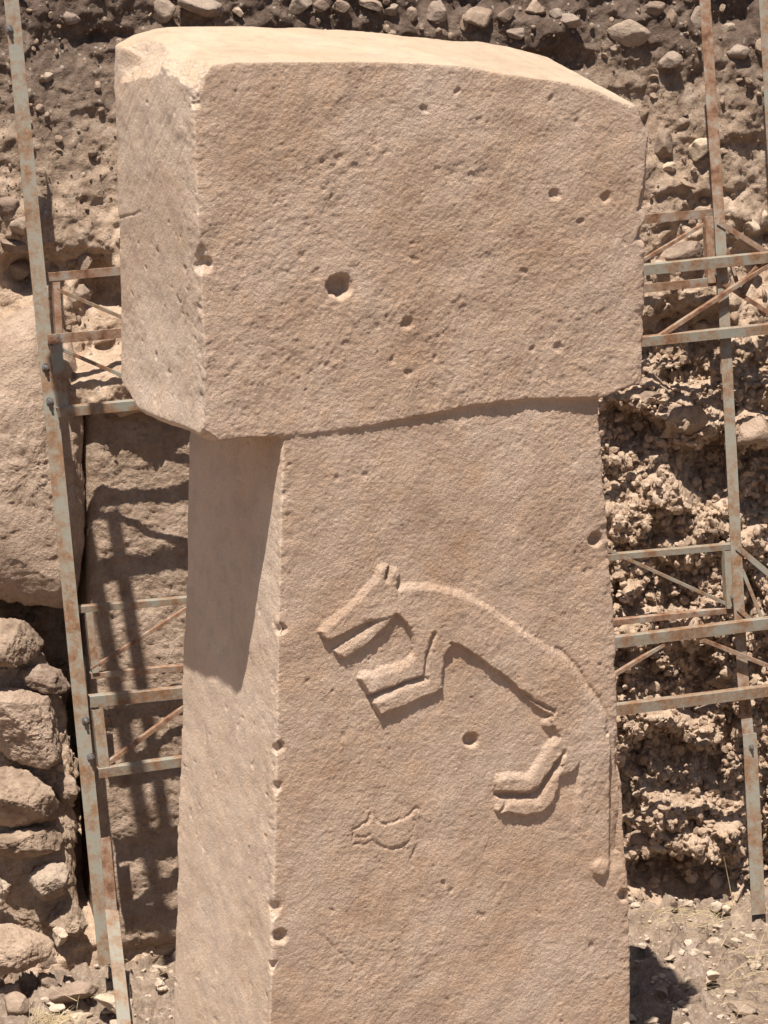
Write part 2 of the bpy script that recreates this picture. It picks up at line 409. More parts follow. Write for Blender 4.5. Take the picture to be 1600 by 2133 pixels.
# jitter of the outline the carver left
jx = fx+fbm(x[fp], y[fp], z[fp], 25, 3, .6, 50)*5; jy = fy+fbm(x[fp], y[fp], z[fp], 25, 3, .6, 55)*5
FOX = {
 'head': [(661,1312),(700,1280),(740,1241),(768,1212),(782,1196),(786,1180),(796,1173),(808,1176),(805,1203),(813,1179),(826,1180),(832,1195),(828,1220),(845,1250),(852,1300),(822,1277),(800,1290),(779,1291),(745,1305),(710,1321),(683,1333),(668,1324)],
 'jaw': [(770,1300),(779,1288),(826,1272),(806,1301),(768,1338),(716,1370),(703,1364),(695,1352),(738,1325)],
 'body': [(824,1228),(835,1217),(865,1213),(895,1214),(925,1221),(960,1231),(985,1242),(1015,1259),(1050,1284),(1085,1309),(1120,1332),(1150,1352),(1178,1371),(1197,1395),(1217,1425),(1237,1456),(1254,1484),(1261,1510),(1264,1575),(1212,1585),(1165,1590),(1158,1530),(1148,1512),(1140,1495),(1150,1478),(1125,1463),(1100,1452),(1075,1431),(1050,1410),(1010,1382),(980,1361),(950,1341),(936,1338),(928,1360),(922,1390),(922,1410),(883,1408),(858,1385),(858,1340),(850,1306),(822,1275)],
 'fl1': [(858,1335),(858,1362),(845,1375),(820,1385),(790,1392),(752,1400),(743,1410),(768,1447),(820,1428),(884,1408),(900,1345),(880,1320)],
 'fl2': [(884,1410),(822,1432),(776,1452),(774,1464),(790,1492),(801,1485),(850,1463),(890,1448),(923,1433),(922,1400),(926,1365),(940,1340),(903,1318),(892,1350)],
 'hl1': [(1165,1524),(1142,1543),(1125,1570),(1108,1600),(1096,1611),(1060,1609),(1035,1612),(1029,1626),(1033,1647),(1060,1650),(1100,1648),(1122,1637),(1137,1613),(1152,1590),(1172,1565),(1190,1545)],
 'hl2': [(1176,1568),(1158,1598),(1140,1628),(1118,1660),(1080,1662),(1036,1660),(1031,1686),(1042,1696),(1055,1691),(1090,1698),(1130,1692),(1152,1667),(1163,1637),(1166,1617),(1195,1602),(1208,1585),(1212,1560),(1190,1550)],
 'bit': [(1096,1452),(1112,1456),(1150,1478),(1158,1490),(1138,1487),(1110,1470)],
}
TAIL = [(1206,1560),(1266,1530),(1268,1640),(1270,1795),(1262,1815),(1245,1826),(1230,1812),(1226,1785),(1213,1745),(1205,1720),(1207,1640)]
hf = np.zeros(len(fp)); sdm = np.full(len(fp), -1e9)
for k, P in FOX.items():
    s = poly_sd(jx, jy, P); sdm = np.maximum(sdm, s)
    hh = .0165 if k not in ('bit', 'jaw') else .0135
    hh *= 1+.12*fbm(x[fp], y[fp], z[fp], 14, 3, .6, 58)
    gy_ = np.clip((poly_sd(jx, jy+1.5, P)-s)/1.5, -1, 1)           # +1 on upper edges, -1 on lower ones
    ww = np.where(np.abs(s) < 40, 6.5+6.5*gy_, 6.5); ww = np.maximum(ww, 2.0)
    hf = np.maximum(hf, hh*np.clip((s+2.0)/(ww+2.0), 0, 1)**.85)
# the carved background sinks softly around the animal
hf -= .004*np.exp(-np.clip(-sdm, 0, 200)/22.)*(sdm < 0)
ts = poly_sd(jx, jy, TAIL); tw = np.where(jx < 1235, np.interp(jy, [1640, 1720], [7., 24.]), 5.); hf = np.maximum(hf, np.interp(jy, [1560, 1630, 1700, 1780], [.0165, .015, .010, .007])*sstep(-4, 1, ts/tw*4))
hf = np.maximum(hf, .020*sstep(24, 8, np.hypot(jx-1248, (jy-1806)*.85)))
hf = np.maximum(hf, .013*sstep(15, 5, np.hypot(jx-1139, jy-1507)))
# right of the tail the face steps back, and a flake is gone from the arris
hf -= .010*sstep(1266, 1271, fx)*sstep(1480, 1640, fy)*sstep(1815, 1790, fy)
hf -= .030*sstep(1272, 1302, fx)*sstep(1660, 1755, fy)*sstep(1778, 1768, fy+(fx-1300)*.2)
hf += .0045*np.exp(-(line_d(jx, jy, [(1150,1355),(1178,1374),(1197,1398),(1217,1428),(1237,1459),(1254,1487),(1263,1520)])/4.)**2)
hf -= .006*np.exp(-(line_d(jx, jy, [(1158,1350),(1185,1368),(1205,1392),(1225,1422),(1245,1453),(1262,1482),(1272,1520)])/3.5)**2)
def groove(pts, wd, dep):
    global hf
    hf = hf-dep*np.exp(-(line_d(jx, jy, pts)/wd)**2)
groove([(901,1318),(891,1350),(885,1380),(882,1407),(850,1418),(810,1432),(772,1448)], 3.2, .012)
groove([(806,1182),(803,1200)], 3.0, .012)
groove([(828,1225),(826,1245),(829,1258)], 2.5, .004)
groove([(779,1291),(760,1297)], 3.0, .006)
groove([(1172,1566),(1155,1592),(1138,1622),(1122,1648),(1100,1656),(1036,1656)], 4.0, .014)
groove([(1040,1690),(1046,1684),(1052,1672)], 3.0, .008)
groove([(768,1448),(775,1466),(788,1492)], 3.0, .006)
groove([(1022,1745),(1012,1770),(1005,1790)], 1.6, .002)
groove([(660,1940),(700,1975),(735,2010)], 2.2, .003)
groove([(1150,1729),(1205,1736),(1221,1753)], 5, .002)
CRE = [(736,1727),(752,1720),(766,1714),(770,1699),(780,1698),(784,1713),(800,1716),(830,1708),(850,1700),(864,1688),(874,1686),(878,1694),(866,1708),(868,1722),(876,1728),(872,1750),(866,1776),(858,1784),(854,1770),(846,1766),(838,1763),(820,1768),(800,1764),(785,1754),(772,1750),(755,1754),(738,1750),(733,1738)]
CRE_OLD = [(736,1727),(755,1722),(766,1712),(768,1698),(780,1697),(782,1713),(800,1715),(830,1707),(850,1701),(862,1688),(873,1685),(880,1700),(872,1730),(869,1750),(858,1785),(850,1779),(838,1766),(820,1772),(800,1767),(775,1753),(760,1757),(738,1751),(734,1740)]
cs = poly_sd(jx, jy, CRE)
rag = fbm(x[fp], y[fp], z[fp], 55, 2, .6, 77)*.45
hf += .0022*sstep(-1, 8, cs)
for g_ in ([(733,1748),(735,1727),(752,1720),(768,1708),(771,1697)], [(781,1697),(787,1712),(803,1716),(835,1707),(852,1698),(866,1684),(874,1684),(880,1690)], [(738,1757),(752,1759),(768,1757)],
           [(775,1751),(785,1760),(800,1767),(820,1771),(838,1764),(850,1752),(856,1744)], [(856,1786),(864,1774),(869,1758)], [(741,1742),(755,1743),(770,1740)], [(862,1708),(868,1714),(864,1722)], [(844,1768),(848,1756)]):
    hf -= .0055*np.exp(-(line_d(jx+rag*9, jy+rag*7, g_)/2.6)**2)*(.35+.65*sstep(-.5, .2, fbm(x[fp], y[fp], z[fp], 32, 2, .5, 72)))
# hollows: px, py, r, depth
holes = [(708,598,27,.062),(1153,406,12,.022),(1262,411,11,.020),(850,672,13,.022),(820,750,8,.012),(852,778,9,.012),(1240,1124,16,.038),(981,1541,17,.035),
 (1165,724,10,.012),(907,745,7,.010),(885,228,9,.014),(1110,728,7,.010),(787,733,6,.008),(628,535,10,.008),(705,330,11,.008),(740,345,9,.008),(660,570,12,.008),
 (865,540,7,.01),(805,318,7,.006),(1060,845,7,.006),(952,190,8,.012),(1150,208,10,.010),(1205,255,9,.008),(1090,565,7,.008),(1210,462,8,.010),(760,990,7,.008),(700,998,8,.008),(590,1030,10,.010),
 (1225,1190,9,.008),(1252,1385,6,.007),(1230,1970,9,.010),(640,1420,6,.007),(693,1440,5,.007),(925,1840,8,.010),(1005,1905,9,.008),(1120,1900,7,.008),(940,1855,6,.008),(880,1870,8,.006),(1300,1865,14,.030),(1316,1788,9,.02),(1302,1642,8,.018),
 (586,1311,14,.030),(580,1558,14,.032),(583,1949,16,.036),(672,395,6,.008),(690,410,6,.008),(487,770,7,.008),(640,470,7,.007),(530,375,6,.006),(1000,250,6,.006),(860,505,6,.006)]
clus = [(rng.uniform(450, 1330), rng.uniform(180, 2100)) for _ in range(34)]
for _ in range(55):
    if rng.rand() < .4:
        c_ = clus[rng.randint(34)]; a_, b_ = c_[0]+rng.normal()*48, c_[1]+rng.normal()*40
    else: a_, b_ = rng.uniform(430, 1340), rng.uniform(160, 2140)
    if a_ < 430 or a_ > 1340: continue
    if b_ > 900 and (a_ < 600 or a_ > 1300): continue
    holes.append((a_, b_, (2.6+5.5*rng.rand()**2.5)*(1.15 if b_ < 850 else 1.0), rng.uniform(.003, .009)))
ordx = np.argsort(fx); fxs = fx[ordx]
for (hx, hy, r, dep) in holes:
    i0, i1 = np.searchsorted(fxs, [hx-r*2.4, hx+r*2.4]); idx = ordx[i0:i1]
    rx = 1.0 if r > 10 else rng.uniform(.7, 1.3)
    sk = rng.uniform(-.5, .5) if r <= 10 else 0
    dep = dep*(.5 if r < 14 else .8)
    d = np.hypot((jx[idx]-hx)*rx, (jy[idx]-hy)+sk*(jx[idx]-hx))/r+(rag[idx] if r < 7 else rag[idx]*.2)
    hf[idx] -= dep*np.clip(1-sstep(.45, 1.15, d), 0, 1)
# gentle hollowed cut under the head's lip
H[fp] += hf*isF[fp]
# side face: slanting pick marks, kept to the geometry's resolution
sp = np.where((nrm[:, 0] < -.4))[0]
ca, sa = math.cos(R(38)), math.sin(R(38))
a1 = y[sp]*ca+z[sp]*sa; b1 = -y[sp]*sa+z[sp]*ca
hs = fbm(a1*75, b1*13, x[sp]*10, 1.0, 3, .6, 60)
smooth_sh = np.where(z[sp] > 2.45, .75, .22)
H[sp] += np.minimum(hs, 0.1)*.0048*smooth_sh*isS[sp]
H[sp] -= .0035*sstep(.45, .75, fbm(y[sp], z[sp], x[sp], 24, 2, .5, 63))*isS[sp]
for (hx, hy, r, dep) in [(583,1312,14,.014),(576,1560,13,.014),(578,1950,15,.016)]:
    d = np.hypot(px[sp]-hx, py[sp]-hy)/r; H[sp] -= dep*np.clip(1-sstep(.4, 1.1, d), 0, 1)*(y[sp] < .12)
# crack on the head's left side
H[sp] -= .004*np.exp(-(line_d(px[sp], py[sp], [(238,468),(246,455),(262,450),(280,447),(292,440)])/2.)**2)
V = V+nrm*H[:, None]
# parts: faces split into head, shaft and the two carvings
cen = V[F].mean(1); cpx, cpy = loc2px(cen[:, 0], cen[:, 1], cen[:, 2])
zl = np.array([front_uz(a, b) for a, b in HEAD[22:37]])
ledge = np.interp(cen[:, 0], zl[::-1, 0], zl[::-1, 1])
part = np.where(cen[:, 2] > ledge-.004, 0, 1)
fmask = np.zeros(len(F), bool); ff = np.zeros(N, bool)
foxd = np.full(N, -1e9); foxd[fp] = np.maximum(sdm, np.where(hf > .0066, ts, -1e9)); crd = np.full(N, -1e9); crd[fp] = cs
part[(foxd[F].min(1) > -3) & (part == 1)] = 2
part[(crd[F].min(1) > 0) & (part == 1)] = 3
root = empty('carved_pillar', (0, 0, 0), 'tall T-shaped limestone pillar carved with a leaping fox in relief', 'stone pillar')
root.rotation_euler = (0, 0, TH)
for k, (nm, lb) in enumerate([('head', None), ('shaft', None), ('fox_relief', 'leaping fox carved in raised relief'), ('animal_relief', 'small faint animal carved in low relief')]):
    f = F[part == k]; used = np.unique(f); mp = np.full(N, -1); mp[used] = np.arange(len(used))
    o = mesh_obj(nm, V[used], mp[f], M_PIL, root)
    if lb: o['label'] = lb
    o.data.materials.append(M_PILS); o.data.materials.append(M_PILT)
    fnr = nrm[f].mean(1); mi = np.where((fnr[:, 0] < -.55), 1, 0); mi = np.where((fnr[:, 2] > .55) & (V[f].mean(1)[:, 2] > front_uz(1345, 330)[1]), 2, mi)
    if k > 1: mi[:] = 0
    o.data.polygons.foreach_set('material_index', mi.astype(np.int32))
    # keep the shading continuous across the seams
    nn = vnormals(V, F)[used]
    o.data.normals_split_custom_set_from_vertices(nn.tolist())

# ================================================================== ROCK BUILDERS
def star_rock(name, pts, off, thick, mat, seed, parent=None, plane=None, rough=.012, cuts=9, flat=.5, back=.6, rings=None, segs=None, fr=10):
    """closed stone whose front outline follows pts (px on the bank plane brought 'off' forward)"""
    P = np.array([bank(a, b, off) for a, b in pts]) if plane is None else np.array([plane(a, b) for a, b in pts])
    c = P.mean(0); size = np.linalg.norm(P-c, axis=1).mean()
    segs = segs or int(min(240, max(48, size*900))); rings = rings or int(min(110, max(16, size*330)))
    # resample boundary by arc length, smoothed slightly
    Q = np.vstack([P, P[:1]]); L = np.concatenate([[0], np.cumsum(np.linalg.norm(np.diff(Q, axis=0), axis=1))])
    s = np.linspace(0, L[-1], segs, endpoint=False); B = np.stack([np.interp(s, L, Q[:, i]) for i in range(3)], 1)
    for _ in range(max(1, segs//40)): B = .5*B+.25*(np.roll(B, 1, 0)+np.roll(B, -1, 0))
    rr = np.random.RandomState(seed)
    fwd = np.array([BB*.95, -1.0, .0]); fwd /= np.linalg.norm(fwd)
    vs = []; 
    for side in (1, -1):
        T = thick if side == 1 else thick*back
        for k in range(rings):
            ph = (k+(0 if side == 1 else 0))/rings*math.pi/2
            rad = math.sin(ph) if side == 1 else math.cos(ph)
            dep = max(0., 1-rad**(1.4/flat))**.6 if side == 1 else -math.sin(ph)
            if side == 1 and k == 0: vs.append((c+fwd*T)[None]); continue
            if side == 1: vs.append(c+(B-c)*rad+fwd*T*dep)
            else:
                vs.append(c+(B-c)*max(rad, .02)+fwd*T*dep)
    Vv = np.vstack(vs); nr = 2*rings-1
    Fc = []
    for j in range(segs): Fc.append((0, 1+(j+1) % segs, 1+j))
    for k in range(nr-1):
        a = 1+k*segs; b = a+segs
        for j in range(segs): j2 = (j+1) % segs; Fc.append((a+j, a+j2, b+j2, b+j))
    a = 1+(nr-1)*segs; Fc.append(tuple(a+j for j in range(segs))[::-1] if False else tuple(a+j for j in range(segs)))
    d = Vv-c
    for _ in range(cuts):
        n = rr.normal(size=3); n[1] = -abs(n[1])*1.3; n /= np.linalg.norm(n)
        h = (d @ n); lim = h.max()*rr.uniform(.58, .92); m = h > lim; d[m] -= ((h[m]-lim)*.92)[:, None]*n
    Vv = c+d; x, y, z = Vv.T; dn = d/(np.linalg.norm(d, axis=1)[:, None]+1e-9)
    so_ = rr.uniform(0, 50)
    e = fbm(x+so_, y, z, fr*.5, 3, .5, seed)*rough*1.3+fbm(x+so_, y, z, fr*3, 4, .62, seed+3)*rough*.8
    Vv = Vv+dn*e[:, None]
    return mesh_obj(name, Vv, Fc, mat, parent)

_ico = {}
def ico(sub):
    if sub not in _ico:
        b = bmesh.new(); bmesh.ops.create_icosphere(b, subdivisions=sub, radius=1)
        _ico[sub] = (np.array([v.co for v in b.verts]), np.array([[v.index for v in f.verts] for f in b.faces])); b.free()
    return _ico[sub]
def rock_geo(sub, rr, cuts=11, rough=.10):
    D, Fi = ico(sub); r = np.ones(len(D)); P = D.copy()
    for _ in range(cuts):
        n = rr.normal(size=3); n /= np.linalg.norm(n); h = P @ n; lim = rr.uniform(.45, .85); m = h > lim; P[m] -= ((h[m]-lim)*.93)[:, None]*n
    if rough:
        o = rr.uniform(0, 90); e = fbm(D[:, 0]+o, D[:, 1], D[:, 2], 1.6, 4, .55, int(rr.randint(1000)))
        P = P*(1+e*rough*1.6)[:, None]
        if sub >= 4: P = P*(1+fbm(D[:, 0]+o, D[:, 1], D[:, 2], 9, 3, .6, 5)*rough*.5)[:, None]
    return P, Fi
def rock(name, loc, size, mat, seed, sub=4, rot=None, rough=.10):
    rr = np.random.RandomState(seed); P, Fi = rock_geo(sub, rr, rough=rough)
    rot = rot if rot is not None else rr.uniform(-.45, .45)
    ca, sa = math.cos(rot), math.sin(rot)
    P = P*np.array([size[0], size[1], size[2]]); P = np.stack([P[:, 0]*ca-P[:, 2]*sa, P[:, 1], P[:, 0]*sa+P[:, 2]*ca], 1)
    return mesh_obj(name, P+np.array(loc), Fi, mat)

# ================================================================== EARTH BANK
def bank_h(X, Z):
    """how far the cut face stands forward of its mean plane (metres)"""
    Y = BA+BB*X+BC*Z; px, py = project(np.stack([X, Y, Z], 1))
    right = sstep(700, 900, px)
    low = sstep(560, 760, py)
    h = fbm(X, Z*1.0, Z*0, 1.1, 3, .5, 100)*.075
    h += fbm(X, Z*1.25, Z*0, 4.2, 4, .55, 104)*.050
    # lumpy clods
    wx = X+fbm(X, Z, Z*0, 9, 3, .5, 110)*.035; wz = Z+fbm(X, Z, Z*0, 9, 3, .5, 113)*.035
    k = .26+.62*low*right
    h += facets(wx, wz, 5.5, 3, .55, .55)*k
    h += facets(wx+3, wz, 14, 5, .8, .8)*(.32+.5*low*right)
    h += facets(wx, wz+7, 33, 7, .9, .7)*(.35+.45*low*right)
    h += facets(X, Z, 75, 9, .8, .7)*(.3+.3*low*right)
    h += fbm(X, Z, Z*0, 60, 3, .6, 120)*.008
    # smooth dusty patch high on the left
    sm = np.exp(-(((px-150)/120)**2+((py-260)/190)**2)**2)
    h = h*(1-.35*sm)
    def cav(cx, cy, rx, ry, dep, p=1.5, tilt=0):
        ux = (px-cx)+fbm(X, Z, Z*0, 6, 3, .55, int(cx)%97)*28; uy = (py-cy)+fbm(X, Z, Z*0, 6, 3, .55, int(cy)%89)*28
        uy = uy-tilt*ux; q = np.clip(1-(np.abs(ux/rx)**2+np.abs(uy/ry)**2), 0, 1)
        return dep*q**(1/p)
    for c in [(1430,715,110,95,-.17,1.6),(1330,900,80,65,-.14,1.5),(1480,985,60,90,-.16,1.5),(1400,1420,120,70,-.11,2.0),(1560,990,70,90,-.12,1.5),
              (1410,1600,110,60,-.13,1.8,.1),(1420,1835,130,60,-.24,2.4),(1300,1700,60,90,-.14,1.5),(1500,1650,50,60,-.10,1.5),(1570,1350,60,110,-.10,1.5),(1320,1240,70,40,-.09,1.5),(1560,1560,60,90,-.1),(1585,1800,50,130,-.14),
              (60,560,70,50,-.12,1.5),(215,600,60,50,-.13,1.5),(175,640,90,120,-.08,2.0),(20,600,60,60,-.1),(210,80,60,20,-.05),(600,95,180,30,-.05),(1180,120,70,40,-.07),(1510,20,70,50,-.10),(1580,560,50,80,-.06),
              (150,1500,190,420,-.35,3.0),(60,1255,160,40,-.22,2.0),(200,1700,120,250,-.25,2)]:
        h += cav(*c)
    for c in [(285,790,200,66,.24,2.5,-.12),(1345,825,60,28,.12,2.0,-.15),(1430,880,75,50,.13,2.0),(1430,1080,160,90,.06,2.0),(1380,1010,70,45,.08,2),(1570,890,60,50,.14,2.0),(1390,1300,120,40,.06,2),(1340,1500,90,35,.09,2),(1440,1680,80,80,.07,2),(1500,1760,70,50,.10,2),(1350,1700,60,60,.06,2),
              (1350,400,90,80,.05,2),(1545,440,60,50,.05,2),(120,480,120,60,.05,2),(1000,60,200,45,.05,2)]:
        h += cav(*c)
    # the step out at the foot
    h += .03*sstep(ZG+.35, ZG, Z)
    return h
xs = np.concatenate([np.linspace(-14, -2.2, 60), np.arange(-2.15, 2.15, .0082), np.linspace(2.2, 14, 60)])
zs = np.concatenate([np.linspace(-1.1, -.62, 5), np.arange(-.6, 5.95, .0088), np.linspace(6.0, 7.3, 40)])
GX, GZ = np.meshgrid(xs, zs); X, Z = GX.ravel(), GZ.ravel()
h = bank_h(X, Z); hg = h.reshape(GX.shape)
for _ in range(2):
    hg = np.pad(hg, 1, mode='edge'); hg = (hg[:-2]+2*hg[1:-1]+hg[2:])/4; hg = (hg[:, :-2]+2*hg[:, 1:-1]+hg[:, 2:])/4
h = hg.ravel()
_px, _py = project(np.stack([X, BA+BB*X+BC*Z, Z], 1)); _lr = sstep(700, 900, _px)*sstep(560, 760, _py)
h = h+facets(X, Z*1.1, 48, 61, .9, 1.0)*(.25+.75*_lr)+fbm(X, Z, Z*0, 85, 3, .7, 140)*.007*(.5+.8*_lr)
# stagger the vertices vertically a little so that clod tops overhang
Zd = Z+fbm(X, Z, Z*0, 22, 3, .6, 131)*.012*(Z > 0)
Yb = BA+BB*np.clip(X, -3.5, 3.5)+BC*Z-h
VB = np.stack([X+fbm(X, Z, Z*0, 22, 3, .6, 135)*.012, Yb, Zd], 1)
nx, nz = len(xs), len(zs)
# plateau on top
top = VB[-nx:]; rows = []
for k, dy in enumerate([.4, 1, 2.5, 6, 15, 40, 90]):
    t = top.copy(); t[:, 1] += dy; t[:, 2] = 7.3+.1*np.sin(t[:, 0]*1.3+k); t[:, 0] *= 1+dy*.06; rows.append(t)
VB = np.vstack([VB]+rows); nz2 = nz+len(rows)
I = np.arange(nx*nz2).reshape(nz2, nx)
FB = np.stack([I[:-1, :-1].ravel(), I[:-1, 1:].ravel(), I[1:, 1:].ravel(), I[1:, :-1].ravel()], 1)
tag(mesh_obj('earth_bank', VB, FB, M_BANK), kind='structure')
def bank_y(X, Z):
    return BA+BB*X+BC*Z-bank_h(np.atleast_1d(np.asarray(X, float)), np.atleast_1d(np.asarray(Z, float)))
def surf(px, py):                              # bank surface point under a pixel (two refinements)
    o = 0.0
    for _ in range(4):
        p = bank(px, py, o); hh = float(bank_h(np.array([p.x]), np.array([p.z]))[0]); o = .5*o+.5*hh
    return bank(px, py, o)

# loose grit and clods pressed in the section: countless
vs, fs, base = [], [], 0
D2, F2 = ico(2)
D1, F1 = ico(1)
npb = 9500
cx = rng.uniform(-2.0, 2.1, npb); cz = rng.uniform(-.5, 5.9, npb); cy = bank_y(cx, cz)
for i in range(npb):
    r = .0045+.017*rng.power(.35)**3 if rng.rand() < .9 else rng.uniform(.014, .026)
    D_, F_ = (D2, F2) if r > .012 else (D1, F1)
    P = D_.copy()
    for _ in range(5):
        n = rng.normal(size=3); n /= np.linalg.norm(n); hh = P @ n; l = rng.uniform(.35, .8); m = hh > l; P[m] -= ((hh[m]-l))[:, None]*n
    P = P*r*rng.uniform(.6, 1.3, 3); P = P+np.array([cx[i], cy[i]-r*.25, cz[i]])
    vs.append(P); fs.append(F_+base); base += len(P)
tag(mesh_obj('grit', np.vstack(vs), np.vstack(fs), M_ROCK, smooth=False), 'small stones and crumbs of lime stuck all over the earth bank', 'gravel', kind='stuff')

vs, fs, base = [], [], 0; nc = 0
tx = rng.uniform(.75, 2.0, 26000); tz = rng.uniform(-.45, 4.0, 26000); tpx, tpy = project(np.stack([tx, BA+BB*tx+BC*tz, tz], 1))
ok = (tpx > 1230) & (tpy > 690+160*rng.rand(26000)); tx, tz = tx[ok][:7200], tz[ok][:7200]; ty = bank_y(tx, tz)
for i in range(len(tx)):
    r = .007+.022*rng.rand()**2.2; D_, F_ = (D2, F2) if r > .011 else (D1, F1); P = D_.copy()
    for _ in range(6):
        n = rng.normal(size=3); n /= np.linalg.norm(n); hh = P @ n; l = rng.uniform(.3, .8); m = hh > l; P[m] -= ((hh[m]-l))[:, None]*n
    P = P*r*rng.uniform(.6, 1.3, 3)*(1+rng.uniform(-.12, .12, (len(P), 1)))+np.array([tx[i], ty[i]-r*.2, tz[i]])
    vs.append(P); fs.append(F_+base); base += len(P)
tag(mesh_obj('earth_crumbs', np.vstack(vs), np.vstack(fs), M_BANK, smooth=False, origin=np.zeros(3)), 'crumbling lumps of dry earth on the bank beside the pillar', 'earth', kind='stuff')
# ------------------------------------------------------------------ stones one can count
GS = 'stones set in the earth bank'
def bs(px, py, w, hgt, label, mat=None, dep=None, rot=None, seed=None, sub=4):
    p = surf(px, py); rx, rz = w/930., hgt/930.; ry = dep or (rx+rz)/2*.9
    o = rock('embedded_stone', (p.x, p.y-ry*.18, p.z), (rx*1.12, ry, rz*1.12), mat or M_ROCKG, seed or int(px*7+py), sub, rot)
    return tag(o, label, 'stone', GS)
for a in [
 (335,20,66,50,'rounded brown stone at the top edge above the pillar top left corner'),
 (420,8,110,44,'dark flat stone cut by the top edge left of the pillar middle'),
 (496,24,24,24,'small pale round pebble stone by itself above the pillar top', M_PALE),
 (620,8,60,40,'dark stone half out of frame above the pillar top'),
 (668,14,34,30,'pale angular stone in the top row above the pillar', M_ROCK),
 (708,16,42,32,'pale stone with a flat face in the top row above the pillar', M_ROCK),
 (770,6,60,30,'low brown stone at the very top edge above the pillar centre'),
 (818,20,34,26,'small brown stone at the left end of the row over the pillar right half'),
 (857,28,34,36,'narrow upright pale stone in the row above the pillar right half', M_ROCK),
 (905,24,56,48,'broken brown stone with two faces above the pillar right half'),
 (965,48,20,32,'small pale upright stone against the left side of a blocky stone above the pillar', M_ROCK),
 (996,36,64,48,'blocky tan stone with flat bottom just above the pillar top edge', M_ROCK),
 (1055,30,40,36,'tan stone between the blocky stone and the dark hollow above the pillar', M_ROCK),
 (1075,68,42,26,'rounded brown stone touching the outline of the pillar top edge'),
 (1115,18,48,44,'split tan stone right of the dark hollow at the top', M_ROCK),
 (1160,26,32,26,'small round stone beside the split tan stone at the top'),
 (1182,44,70,30,'long brown stone lying level near the top'),
 (1358,20,54,32,'smooth oval stone near the top left of the right post', M_ROCK),
 (1400,34,26,40,'thin upright pale stone between oval stones near the top', M_ROCK),
 (1312,68,96,58,'largest rounded stone in the dark soil above the pillar right corner', M_ROCKG, .05),
 (1452,38,76,52,'broad smooth stone behind the right post near the top', M_ROCKG, .05),
 (1396,124,56,50,'rounded grey stone below the broad stone beside the right post'),
 (1382,300,46,56,'upright tan stone beside the pillar upper right edge', M_ROCK),
 (1454,312,60,58,'round light boulder touching the right post left side', M_PALE),
 (1396,350,32,26,'small pale stone below the upright tan stone by the pillar', M_PALE),
 (1434,386,50,16,'thin flat stone lying level left of the right post', M_ROCK),
 (1538,108,56,42,'rounded brown stone between the two right posts near the top'),
 (1584,100,30,40,'tan stone under the far right post', M_ROCK),
 (1520,60,40,26,'dark stone in shade right of the right post near the top'),
 (1564,472,40,34,'white-veined angular stone right of the right post', M_PALE),
 (1592,452,40,44,'smooth pale cobble cut by the right edge', M_PALE),
 (1430,520,110,50,'wide brown stone behind the upper right crossbars', M_ROCK, .06),
 (1375,555,40,26,'flat pale chip under the upper right diagonal brace', M_PALE),
 (1457,678,46,26,'bright white angular stone alone in the dark hollow', M_PALE),
 (1345,826,76,40,'slanting flat-topped stone against the underside corner of the pillar head', M_ROCK, .06, .25),
 (1425,868,104,72,'big knobbly stone in the rubble left of the right post', M_ROCK, .07),
 (1335,935,38,22,'small flat stone jutting from the rubble beside the shaft', M_ROCK),
 (1572,900,90,70,'large smooth overhanging stone at the right edge', M_BOULD, .09),
 (1310,1390,44,26,'small stone in shade beside the shaft below the lower bars'),
 (1368,1385,34,36,'reddish angular stone under the lower front crossbar', M_ROCK),
 (1500,1412,64,46,'rounded tan stone left of the right post between the lower bars', M_ROCK, .05),
 (1465,1478,66,34,'flat-fronted stone just below the lowest right crossbar', M_ROCK, .04),
 (1340,1580,34,26,'small pointed stone in the rubble below the lowest crossbar', M_ROCK),
 (1372,1768,44,22,'greyish oval stone tilted at the foot of the bank', M_PALE, .03, -.45),
 (1334,1748,50,40,'smooth tan stone at the foot of the bank against the shaft', M_ROCK),
 (1498,1838,40,44,'pale block in shade at the foot of the bank left of the right post', M_PALE),
 (1405,1748,46,26,'brown stone over the undercut at the foot of the bank', M_ROCK),
 (18,428,60,36,'pale flat stone jutting out at the left edge', M_ROCK, .05),
 (48,468,54,52,'grey cracked stone half behind the left post', M_ROCKG),
 (30,512,60,40,'tan stone below the cracked one at the left edge', M_ROCK),
 (38,560,64,50,'brown stone above the dark hollow at the left edge', M_ROCK),
 (176,548,54,44,'tilted pale stone in the bank behind the upper left bar', M_ROCK),
 (170,610,60,40,'pale stone behind the upper left diagonal brace', M_ROCK),
 (215,700,50,40,'rough stone low behind the second left bar', M_ROCK),
 (100,160,24,20,'small brown stone in the smooth soil right of the left post'),
 (150,36,36,30,'brown stone near the top between the left post and the pillar'),
 ]:
    bs(*a)

